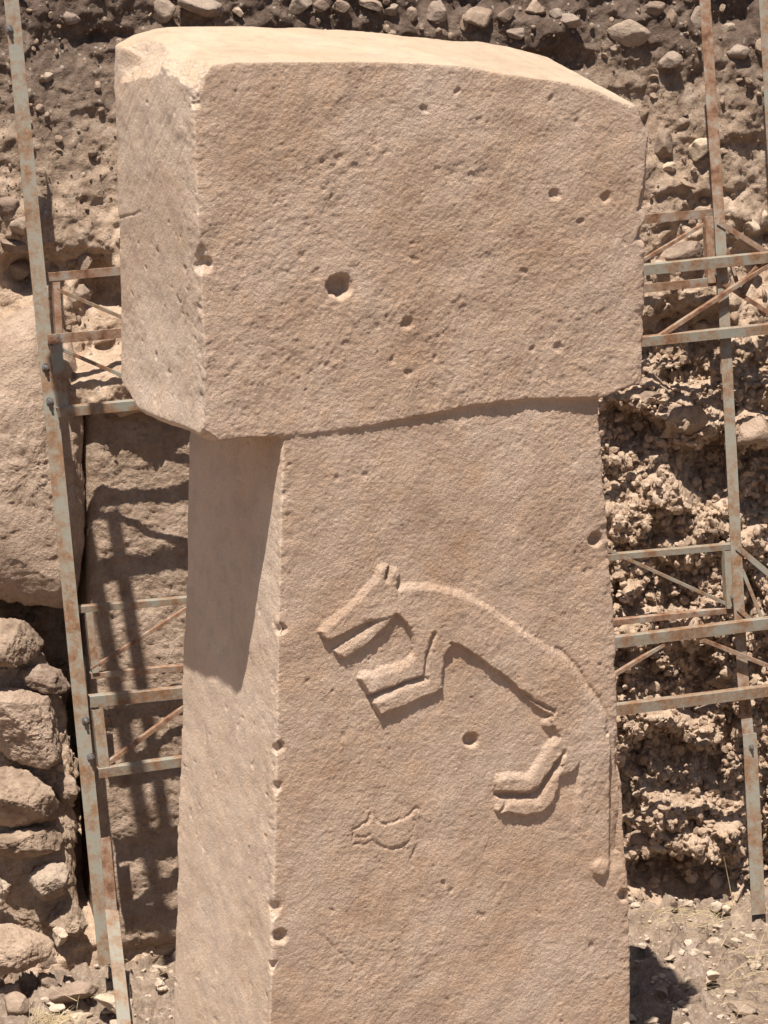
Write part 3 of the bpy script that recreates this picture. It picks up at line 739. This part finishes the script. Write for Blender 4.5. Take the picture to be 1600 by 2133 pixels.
# big boulder and rear slab
def bpl(off): return lambda a, b: bank(a, b, off)
tag(star_rock('boulder', [(-130,1240),(-150,900),(-110,720),(-20,670),(28,650),(62,632),(95,640),(150,700),(170,850),(176,1000),(172,1150),(160,1240),(138,1262),(60,1258),(0,1246),(-60,1250)], .02, .20, M_BOULD, 301, rough=.020, cuts=2, flat=.42, fr=9),
    'large rounded tan boulder in the bank behind the left post', 'boulder')
def slab():
    # a squared, weathered standing slab behind the pillar's left edge
    us = np.arange(0, 1.0001, 1/110.); ws = np.arange(0, 1.0001, 1/330.)
    A = bank(166, 770, .0); Bq = bank(520, 740, .0); C = bank(205, 1985, 0.)
    A, Bq, C = map(np.array, (A, Bq, C)); ex = Bq-A; ez = C-A
    fwd = np.cross(ez, ex); fwd /= np.linalg.norm(fwd); fwd = -fwd if fwd[1] > 0 else fwd
    U, W = np.meshgrid(us, ws); u, w_ = U.ravel(), W.ravel()
    P = A+u[:, None]*ex+w_[:, None]*ez
    ed = np.minimum(np.minimum(u, 1-u)*np.linalg.norm(ex), np.minimum(w_, 1-w_)*np.linalg.norm(ez))
    dep = .02+.075*np.sqrt(np.clip(1-(1-np.clip(ed/.07, 0, 1))**2, 0, 1))
    x, y, z = P.T
    dep += fbm(x, y, z, 3, 3, .5, 200)*.03+fbm(x, y, z, 9, 3, .55, 202)*.016+fbm(x, y*2, z*2.2, 20, 4, .6, 205)*.012
    d1, d2, idv = worley2(x, z*1.5, 34, 31); dep += np.clip(d2-d1, 0, .5)*.010
    front = P+fwd*dep[:, None]; backv = P-fwd*.30
    n = len(P); nu, nw = len(us), len(ws); I = np.arange(n).reshape(nw, nu)
    f = [tuple(q) for q in np.stack([I[:-1, :-1].ravel(), I[:-1, 1:].ravel(), I[1:, 1:].ravel(), I[1:, :-1].ravel()], 1)]
    loop = list(I[0, :])+list(I[1:, -1])+list(I[-1, -2::-1])+list(I[-2:0:-1, 0])
    bv = backv[loop]; m = len(loop)
    for i in range(m): j = (i+1) % m; f.append((loop[j], loop[i], n+i, n+j))
    f.append(tuple(n+i for i in range(m))[::-1])
    return mesh_obj('standing_slab', np.vstack([front, bv]), f, M_SLAB)
tag(slab(), 'rough weathered standing slab behind the left crossbars, striped with post shadows', 'stone slab')

GW = 'stones of the dry-stone wall'
for i, (pts, off, th, lab, mt) in enumerate([
 ([(-120,1300),(-30,1290),(20,1292),(70,1300),(110,1325),(138,1352),(128,1368),(90,1382),(40,1390),(-20,1380),(-110,1375)], .10, .13, 'flat wedge-shaped stone topmost in the dry-stone wall, pointing at the left post', M_ROCK),
 ([(22,1398),(60,1388),(100,1380),(128,1398),(154,1432),(140,1444),(100,1440),(50,1432),(24,1425)], .08, .10, 'small tan stone wedged under the wedge-shaped wall stone', M_ROCK),
 ([(-120,1440),(-30,1432),(40,1436),(110,1452),(158,1478),(160,1510),(140,1570),(118,1600),(60,1596),(0,1586),(-110,1590)], .12, .16, 'large rough-faced block in the middle of the dry-stone wall', M_BOULD),
 ([(-120,1600),(-20,1592),(60,1602),(110,1640),(136,1690),(120,1712),(60,1732),(-10,1730),(-120,1732)], .12, .13, 'broad stone under the large rough-faced block of the wall', M_ROCK),
 ([(108,1618),(130,1598),(150,1620),(172,1668),(160,1686),(132,1682),(112,1655)], .04, .08, 'narrow upright stone at the end of the wall beside the left post', M_ROCK),
 ([(-110,1748),(0,1740),(60,1728),(110,1724),(142,1738),(138,1762),(100,1776),(40,1782),(-110,1790)], .12, .11, 'thin rounded course stone level across the dry-stone wall', M_ROCK),
 ([(52,1822),(90,1802),(135,1800),(150,1820),(140,1862),(100,1886),(64,1888),(52,1860)], .14, .11, 'rounded stone with a flat end low in the dry-stone wall', M_ROCKG),
 ([(-60,1830),(0,1822),(26,1830),(36,1860),(22,1888),(-10,1892),(-60,1885)], .16, .08, 'small cobble with a white patch at the left edge of the wall', M_PALE),
 ([(90,1930),(130,1900),(160,1868),(184,1900),(186,1945),(150,1960),(100,1965)], .12, .12, 'jagged shaded stone at the foot of the wall end', M_ROCK),
 ([(-100,1940),(20,1925),(80,1940),(112,1962),(100,1990),(50,2014),(-10,2030),(-100,2035)], .30, .14, 'big sloping pale-edged stone low at the left edge', M_BOULD),
 ([(108,1932),(128,1920),(142,1940),(138,1968),(115,1978),(104,1960)], .34, .05, 'pitted pale lump resting on the sloping stone', M_PALE),
 ]):
    tag(star_rock('wall_stone', pts, off, th, mt, 400+i*7, rough=.018, cuts=18, fr=14, flat=.36), lab, 'stone', GW)

tag(star_rock('wall_packing', [(-110,1330),(60,1320),(110,1400),(140,1480),(140,1560),(150,1640),(158,1780),(165,1950),(60,2000),(-110,2000)], -.03, .07, M_BANK, 950, rough=.05, cuts=0, fr=16, flat=.3),
    'brown earth packed in the joints of the dry-stone wall', 'packed earth')
# ================================================================== GROUND
def ground_h(X, Y):
    n0 = np.zeros_like(X)
    near = sstep(9, 4, np.hypot(X, Y-1))
    h = fbm(X, Y, n0, .7, 3, .5, 500)*.04
    d1, d2, idv = worley2(X+fbm(X, Y, n0, 8, 2, .5, 7)*.05, Y*1.0, 9, 41)
    h += near*(np.clip(d2-d1, 0, .4)*.035+(idv-.5)*.02)
    d1, d2, idv = worley2(X, Y, 30, 43); h += near*(np.clip(d2-d1, 0, .5)*.016+(idv-.5)*.010)
    h += near*fbm(X, Y, n0, 20, 4, .6, 510)*.022
    h += near*facets(X, Y, 12, 45, .7, .8)*.8
    for pl, wd, dp in (([(1300,1992),(1420,1985),(1500,1962),(1650,1950)], .022, .07), ([(1450,2100),(1530,2072),(1660,2035)], .025, .08), ([(1540,2010),(1660,1995)], .012, .03), ([(-40,2060),(60,2050),(140,2000)], .02, .06)):
        q = [tuple(on_ground(a, b, .03))[:2] for a, b in pl]
        wv = fbm(X, Y, n0, 7, 3, .6, 520)*.06
        h -= dp*np.exp(-(line_d(X, Y+wv, q)/wd)**2); h += dp*.5*np.exp(-(line_d(X, Y+wv+wd*2.6, q)/(wd*1.6))**2)
    # low steps trodden across the right-hand side
    st = np.sin((Y-.12*X+fbm(X, Y, n0, 2, 2, .5, 3)*.15)*9.0); h += near*.016*np.tanh(st*3)*sstep(.4, .9, X)
    h -= .03*sstep(2.4, 3.2, Y)*near
    return h+ZG-.02
gx = np.concatenate([-np.geomspace(400, 2.4, 46), np.arange(-2.3, 2.3, .011), np.geomspace(2.4, 400, 46)])
gy = np.concatenate([-np.geomspace(400, .6, 60), np.linspace(-.5, 1.0, 30), np.arange(1.05, 4.1, .011), np.geomspace(4.2, 60, 10)])
AX, AY = np.meshgrid(gx, gy); X, Y = AX.ravel(), AY.ravel()
VG = np.stack([X, Y, ground_h(X, Y)], 1)
I = np.arange(len(X)).reshape(len(gy), len(gx))
FG = np.stack([I[:-1, :-1].ravel(), I[:-1, 1:].ravel(), I[1:, 1:].ravel(), I[1:, :-1].ravel()], 1)
tag(mesh_obj('ground', VG, FG, M_GROUND), kind='structure')
vs, fs, base = [], [], 0
npb = 3200
cx = rng.uniform(-2.0, 2.0, npb); cy = rng.uniform(1.3, 3.8, npb); cz = ground_h(cx, cy)
for i in range(npb):
    r = rng.choice([.006, .009, .013, .022, .032], p=[.30, .30, .24, .12, .04])*rng.uniform(.7, 1.3)
    D_, F_ = (D2, F2) if r > .014 else (D1, F1); P = D_.copy()
    for _ in range(6):
        n = rng.normal(size=3); n /= np.linalg.norm(n); hh = P @ n; l = rng.uniform(.35, .8); m = hh > l; P[m] -= ((hh[m]-l))[:, None]*n
    P = P*r*np.array([rng.uniform(.8, 1.5), rng.uniform(.8, 1.3), rng.uniform(.5, .9)])+np.array([cx[i], cy[i], cz[i]+r*.2])
    vs.append(P); fs.append(F_+base); base += len(P)
tag(mesh_obj('gravel', np.vstack(vs), np.vstack(fs), M_PALE, smooth=False), 'pale stone chips and gravel scattered over the trench floor', 'gravel', kind='stuff')

GG = 'loose stones on the trench floor'
def gs(px, py, w, hgt, label, mat=M_ROCK, rz=None):
    p = on_ground(px, py+hgt*.3, .03); rx = w/950.; rzz = rz or hgt/1050.
    tag(rock('loose_stone', (p.x, p.y, p.z+rzz*.35), (rx, rx*.8, rzz), mat, int(px*3+py), 4), label, 'stone', GG)
for a in [(160,2045,120,90,'flat tan slab lying at the foot of the wall left of the left post', M_BOULD, .05),
 (242,2078,104,62,'pale flat stone crossed by the left post near the bottom', M_PALE, .05),
 (98,2038,56,34,'small light-topped stone on the slope at lower left', M_ROCK),
 (30,2085,74,60,'rounded brown stone in the bottom left corner', M_ROCK),
 (100,1995,60,44,'brown stone between the sloping stone and the flat slab', M_ROCK),
 (160,2118,44,34,'small pale stone at the bottom edge among straw', M_PALE),
 (335,2045,24,30,'little pale stone beside the shaft foot in the striped shadow', M_PALE),
 (340,2015,30,22,'white pebble stone against the slab foot by the shaft', M_PALE),
 (1405,1878,24,22,'small square stone in the row at the foot of the bank', M_ROCK),
 (1435,1880,26,22,'light stone second in the row at the foot of the bank', M_PALE),
 (1450,1876,20,18,'little stone behind the row at the foot of the bank', M_ROCK),
 (1488,1884,40,30,'wide flat stone at the right end of the row at the bank foot', M_PALE),
 (1515,1890,26,22,'pale stone left of the right post base', M_PALE),
 (1440,1974,54,24,'long low stone on the edge of the pillar shadow', M_ROCKG),
 (1523,1962,40,22,'rounded brown stone right of the long low stone', M_ROCK),
 (1485,2028,44,26,'bluish-white stone lying on the edge of the big shadow', M_PALE),
 (1545,2090,70,44,'rough tan stone in the bottom right corner', M_ROCK),
 (1590,2040,50,40,'stone cut by the right edge near the bottom', M_ROCK),
 (1570,2125,60,40,'low stone at the bottom right edge', M_ROCK),
 (1380,2060,40,24,'dim stone inside the dark shadow beside the shaft', M_ROCKG)]:
    gs(*a)

# dry grass
def blade_geo(p, d, L, wd, bend, n=7):
    d = Vector(d).normalized(); side = d.cross(Vector((0, 0, 1)))
    side = side.normalized() if side.length > .05 else Vector((1, 0, 0)); q = Vector(p); pts = []
    for k in range(n+1):
        t = k/n; pts.append(q.copy()); dd = (d+Vector((0, 0, -bend*t))).normalized(); q = q+dd*L/n
    vs, fs = [], []
    up = side.cross(d).normalized()
    for k, c in enumerate(pts):
        r = wd*(1-.75*k/n)
        for a in range(3):
            an = a*2*math.pi/3; v = c+side*math.cos(an)*r+up*math.sin(an)*r; vs.append((v.x, v.y, v.z))
        if k:
            b = (k-1)*3
            for a in range(3): a2 = (a+1) % 3; fs.append((b+a, b+a2, b+3+a2, b+3+a))
    return vs, fs
vs, fs = [], []
def add_blade(p, d, L, wd, bend):
    v, f = blade_geo(p, d, L, wd, bend); b = len(vs); vs.extend(v); fs.extend([tuple(i+b for i in q) for q in f])
for _ in range(70):
    p = on_ground(rng.uniform(1330, 1500), rng.uniform(1890, 1935), .09); a = rng.uniform(-3.1, 3.1)
    add_blade(p, (math.cos(a), math.sin(a)*.8, rng.uniform(.0, .35)), rng.uniform(.06, .2), .0013, .5)
for _ in range(46):
    p = on_ground(rng.uniform(1500, 1620), rng.uniform(1970, 2130), .06); a = rng.uniform(-1, 4)
    add_blade(p, (math.cos(a), math.sin(a)*.6, rng.uniform(.1, .8)), rng.uniform(.08, .28), .0015, .5)
for _ in range(75):
    p = on_ground(rng.uniform(60, 125), rng.uniform(2120, 2150), .03); a = rng.uniform(-.6, 2.4)
    add_blade(p, (math.cos(a), math.sin(a)*.5, rng.uniform(.2, 1.0)), rng.uniform(.06, .16), .0015, .8)
for _ in range(25):
    p = on_ground(rng.uniform(150, 350), rng.uniform(2000, 2130), .04); a = rng.uniform(-3, 3)
    add_blade(p, (math.cos(a), math.sin(a), rng.uniform(.05, .4)), rng.uniform(.05, .15), .0012, .5)
tag(mesh_obj('dry_grass', np.array(vs), fs, M_STRAW), 'wisps of dry yellow straw and grass on the trench floor', 'dry grass', kind='stuff')
for (a, b, c, d, lb) in [(1530,1896,1508,1784,'tall single dry grass stem standing left of the right post base'),
                         (160,2085,96,2053,'long dry straw lying across the flat tan slab')]:
    p0 = on_ground(a, b, .10); y0 = p0.y; r = ray(c, d); t = (y0-CAM[1])/r[1]; p1 = Vector(CAM+t*r)
    v, f = blade_geo(p0, p1-p0, (p1-p0).length, .0028, .02); tag(mesh_obj('grass_stem', np.array(v), f, M_STRAW), lb, 'dry grass')

# chips lying on the pillar's top
def topstone(px, py, w, hgt, label, vv):
    r = ray(px, py); t = (vv-(CAM @ VV))/(r @ VV); P = CAM+t*r
    u0 = P @ UV; zt = np.interp(u0, [q[0] for q in TOPZ], [q[1] for q in TOPZ])
    P = u0*UV+vv*VV; tag(rock('stone_chip', (P[0], P[1], zt+.006), (w/1100., w/1500., hgt/1100.), M_PALE, int(px), 3, 0.1), label, 'stone', 'chips on the pillar top')
TOPZ = [front_uz(a, b) for a, b in HEAD[:16]]
topstone(797, 112, 34, 15, 'flat pale chip lying nearest the front edge of the pillar top', .14)
topstone(768, 72, 16, 8, 'tiny chip at the back edge of the pillar top near the middle', .50)
topstone(960, 75, 38, 14, 'wide flat chip in the middle of the pillar top', .48)
topstone(1100, 90, 22, 16, 'small rounded chip standing on the back edge of the pillar top', .60)
topstone(1078, 86, 46, 9, 'thin long chip beside the rounded one on the pillar top', .55)

# ================================================================== STEEL SUPPORTS
def SP(px, py, off): return bank(px, py, off)
def angle_bar(name, a, b, wd, mat, parent, flip=1, depth=None, th=.005, face=None):
    """L-section bar from a to b: one flange to the viewer, one running back from its upper/left edge"""
    a = Vector(a); b = Vector(b); d = (b-a).normalized()
    n = Vector(face or (BB, -1, .0)).normalized(); n = (n-d*n.dot(d)).normalized(); s = n.cross(d).normalized()
    if s.z < -.3 or (abs(s.z) <= .3 and s.x > 0): s = -s
    s = s*flip; dp = depth or wd
    # section in (s, -n): corner at upper edge
    sec = [(.5*wd, 0), (-.5*wd, 0), (-.5*wd, th), (.5*wd-th, th), (.5*wd-th, dp), (.5*wd, dp)]
    bmx = bmesh.new(); L = [[bmx.verts.new(p+s*q[0]-n*q[1]) for q in sec] for p in (a, b)]
    m = len(sec)
    for i in range(m): j = (i+1) % m; bmx.faces.new((L[0][i], L[0][j], L[1][j], L[1][i]))
    bmx.faces.new(L[0][::-1]); bmx.faces.new(L[1])
    bmesh.ops.recalc_face_normals(bmx, faces=bmx.faces)
    bmesh.ops.bevel(bmx, geom=[e for e in bmx.edges], offset=.0009, segments=1, affect='EDGES')
    me = bpy.data.meshes.new(name); bmx.to_mesh(me); bmx.free(); me.materials.append(mat)
    o = bpy.data.objects.new(name, me); COL.objects.link(o)
    if parent is not None: o.parent = parent; o.matrix_parent_inverse = Matrix.Translation(-parent.location)
    return o
def bolt(c, r, parent):
    bmx = bmesh.new(); n = Vector((BB, -1, 0)).normalized(); q = n.to_track_quat('Z', 'Y').to_matrix().to_4x4()
    bmesh.ops.create_cone(bmx, segments=6, radius1=r, radius2=r*.96, depth=r*1.3, cap_ends=True, matrix=Matrix.Translation(Vector(c)+n*r*.65) @ q)
    bmesh.ops.create_cone(bmx, segments=20, radius1=r*1.45, radius2=r*1.45, depth=r*.35, cap_ends=True, matrix=Matrix.Translation(Vector(c)+n*r*.1) @ q)
    bmesh.ops.create_cone(bmx, segments=12, radius1=r*.55, radius2=r*.5, depth=r*1.2, cap_ends=True, matrix=Matrix.Translation(Vector(c)+n*r*1.7) @ q)
    bmesh.ops.create_cone(bmx, segments=12, radius1=r*.5, radius2=r*.5, depth=r*3, cap_ends=True, matrix=Matrix.Translation(Vector(c)-n*r*1.2) @ q)
    me = bpy.data.meshes.new('bolt'); bmx.to_mesh(me); bmx.free(); me.materials.append(M_BOLT)
    o = bpy.data.objects.new('bolt', me); COL.objects.link(o); o.parent = parent; o.matrix_parent_inverse = Matrix.Translation(-parent.location)
PX = 1/455.                                    # metres per pixel at the supports' distance
PO = .52                                       # posts stand this far before the bank
lf = empty('steel_support', SP(270, 2200, PO), 'rust-streaked grey steel post with crossbars on the left of the pillar', 'steel frame', 'angle-iron frames propping the trench side')
def post_x(y): return 24+(y)*(218-24)/1980.
angle_bar('post', SP(post_x(-40), -40, PO), SP(post_x(2010), 2010, PO), 30*PX, M_STEEL, lf, -1, .05)
angle_bar('post_extension', SP(219, 1745, PO+.012), SP(234, 1905, PO+.012), 22*PX, M_RUST, lf, -1, .03)
angle_bar('post_extension', SP(233, 1895, PO+.02), on_ground(266, 2195, -.03), 28*PX, M_STEEL, lf, -1, .045)
def bars(lst, parent):
    for nm, x0, y0, o0, x1, y1, o1, wd, mt, fl in lst:
        angle_bar(nm, SP(x0, y0, o0), SP(x1, y1, o1), wd*PX*.9, mt, parent, fl, depth=min(.045, wd*PX*1.2))
C, Dg, U = 'crossbar', 'diagonal_brace', 'upright'
bars([
 (C, 96,578,PO-.10, 420,549,PO-.10, 20, M_RUST, -1), (U, 118,588,PO-.09, 124,704,PO-.09, 16, M_RUST, 1),
 (Dg, 118,603,PO-.09, 420,732,PO-.09, 8, M_STEEL, 1),
 (C, 100,707,PO+.02, 420,680,PO+.02, 22, M_RUST, -1), (U, 117,720,PO+.028, 134,862,PO+.028, 25, M_STEEL, 1),
 (Dg, 130,729,PO+.01, 420,854,PO+.01, 8, M_STEEL, 1), (C, 120,860,PO+.035, 430,831,PO+.035, 22, M_STEEL, 1),
 (C, 164,1271,PO-.10, 560,1237,PO-.10, 15, M_STEEL, 1), (U, 186,1276,PO-.09, 200,1402,PO-.09, 16, M_STEEL, 1),
 (Dg, 192,1395,PO-.09, 560,1160,PO-.09, 8, M_RUST, 1), (C, 190,1409,PO-.10, 560,1376,PO-.10, 13, M_RUST, 1),
 (C, 188,1463,PO+.02, 560,1427,PO+.02, 26, M_STEEL, 1), (U, 204,1478,PO+.028, 219,1612,PO+.028, 25, M_STEEL, 1),
 (Dg, 224,1593,PO+.01, 560,1345,PO+.01, 10, M_RUST, 1), (C, 206,1612,PO+.035, 560,1563,PO+.035, 22, M_STEEL, 1)], lf)
for (a, b) in [(20,60),(95,764),(104,835),(178,1500),(189,1576)]: bolt(SP(a, b, PO+.006), .0115, lf)
rt = empty('steel_support', SP(1585, 1900, .28), 'rusty steel post with braced crossbars on the right of the pillar', 'steel frame', 'angle-iron frames propping the trench side')
RO = .34
angle_bar('post', SP(1466, -40, RO), SP(1500, 470, RO), 25*PX, M_RUST, rt, -1, .045)
angle_bar('post', SP(1500, 470, RO), SP(1547, 1400, RO), 25*PX, M_STEEL, rt, -1, .045)
angle_bar('post', SP(1547, 1400, RO), SP(1567, 1620, RO), 26*PX, M_RUST, rt, -1, .045)
angle_bar('post_extension', SP(1562, 1528, RO+.012), SP(1581, 1905, RO+.012), 32*PX, M_STEEL, rt, -1, .05)
bars([
 (C, 1230,466,RO-.10, 1489,444,RO-.10, 22, M_RUST, -1), (Dg, 1270,585,RO-.10, 1475,463,RO-.10, 8, M_RUST, 1), (U, 1478,450,RO-.07, 1484,590,RO-.07, 20, M_RUST, 1),
 (C, 1230,612,RO-.08, 1496,586,RO-.08, 21, M_RUST, -1), (C, 1230,575,RO+.06, 1680,529,RO+.06, 25, M_STEEL, 1), (C, 1230,724,RO+.06, 1680,678,RO+.06, 23, M_STEEL, 1),
 (Dg, 1372,704,RO+.05, 1620,541,RO+.05, 10, M_RUST, 1), (Dg, 1496,462,RO+.01, 1680,578,RO+.01, 13, M_RUST, 1), (Dg, 1506,590,RO+.01, 1680,702,RO+.01, 11, M_RUST, 1),
 (Dg, 1500,470,RO-.04, 1546,618,RO-.04, 8, M_RUST, 1), (Dg, 1546,618,RO-.04, 1582,548,RO-.04, 13, M_RUST, 1),
 (C, 1200,1168,RO-.10, 1532,1139,RO-.10, 15, M_STEEL, 1), (Dg, 1240,1134,RO-.10, 1532,1267,RO-.10, 8, M_STEEL, 1), (U, 1517,1148,RO-.08, 1523,1268,RO-.08, 20, M_STEEL, 1),
 (C, 1200,1306,RO-.10, 1534,1271,RO-.10, 14, M_RUST, 1), (C, 1200,1350,RO+.06, 1680,1290,RO+.06, 27, M_STEEL, 1), (C, 1200,1491,RO+.06, 1680,1431,RO+.06, 26, M_STEEL, 1),
 (Dg, 1452,1328,RO+.05, 1680,1420,RO+.05, 10, M_RUST, 1), (Dg, 1240,1432,RO+.05, 1385,1343,RO+.05, 9, M_RUST, 1), (Dg, 1536,1140,RO+.01, 1680,1262,RO+.01, 14, M_STEEL, 1),
 (Dg, 1546,1186,RO-.03, 1590,1295,RO-.03, 9, M_STEEL, 1), (Dg, 1538,1268,RO+.01, 1660,1375,RO+.01, 11, M_STEEL, 1)], rt)
for (a, b, c) in [(1482,476,-.09),(1489,571,-.08),(1527,1244,-.05),(1565,1556,.018)]: bolt(SP(a, b, RO+c), .0085, rt)
fr_ = empty('steel_post', SP(1615, 500, .40), 'pale steel post cut by the right edge at the top', 'steel post')
angle_bar('post', SP(1588, -60, .40), SP(1640, 900, .40), 22*PX, M_STEEL, fr_, -1, .045)

# unseen bars added above the frame to throw the stripes across the slab
def caster(px, py, t):
    p = bank(px, py, .08); return p-Vector(LD)*(t/LD.length)
sh = empty('shadow_bars', (-1.8, 1.1, 6.6), 'unseen grey steel bars added above the trench to cast stripes on the slab', 'steel frame')
angle_bar('post', caster(173, 1080, 3.3), caster(362, 2040, 5.8), .085, M_STEEL, sh, 1, .03)
angle_bar('post', caster(237, 1080, 3.3), caster(352, 1760, 5.2), .075, M_STEEL, sh, 1, .03)
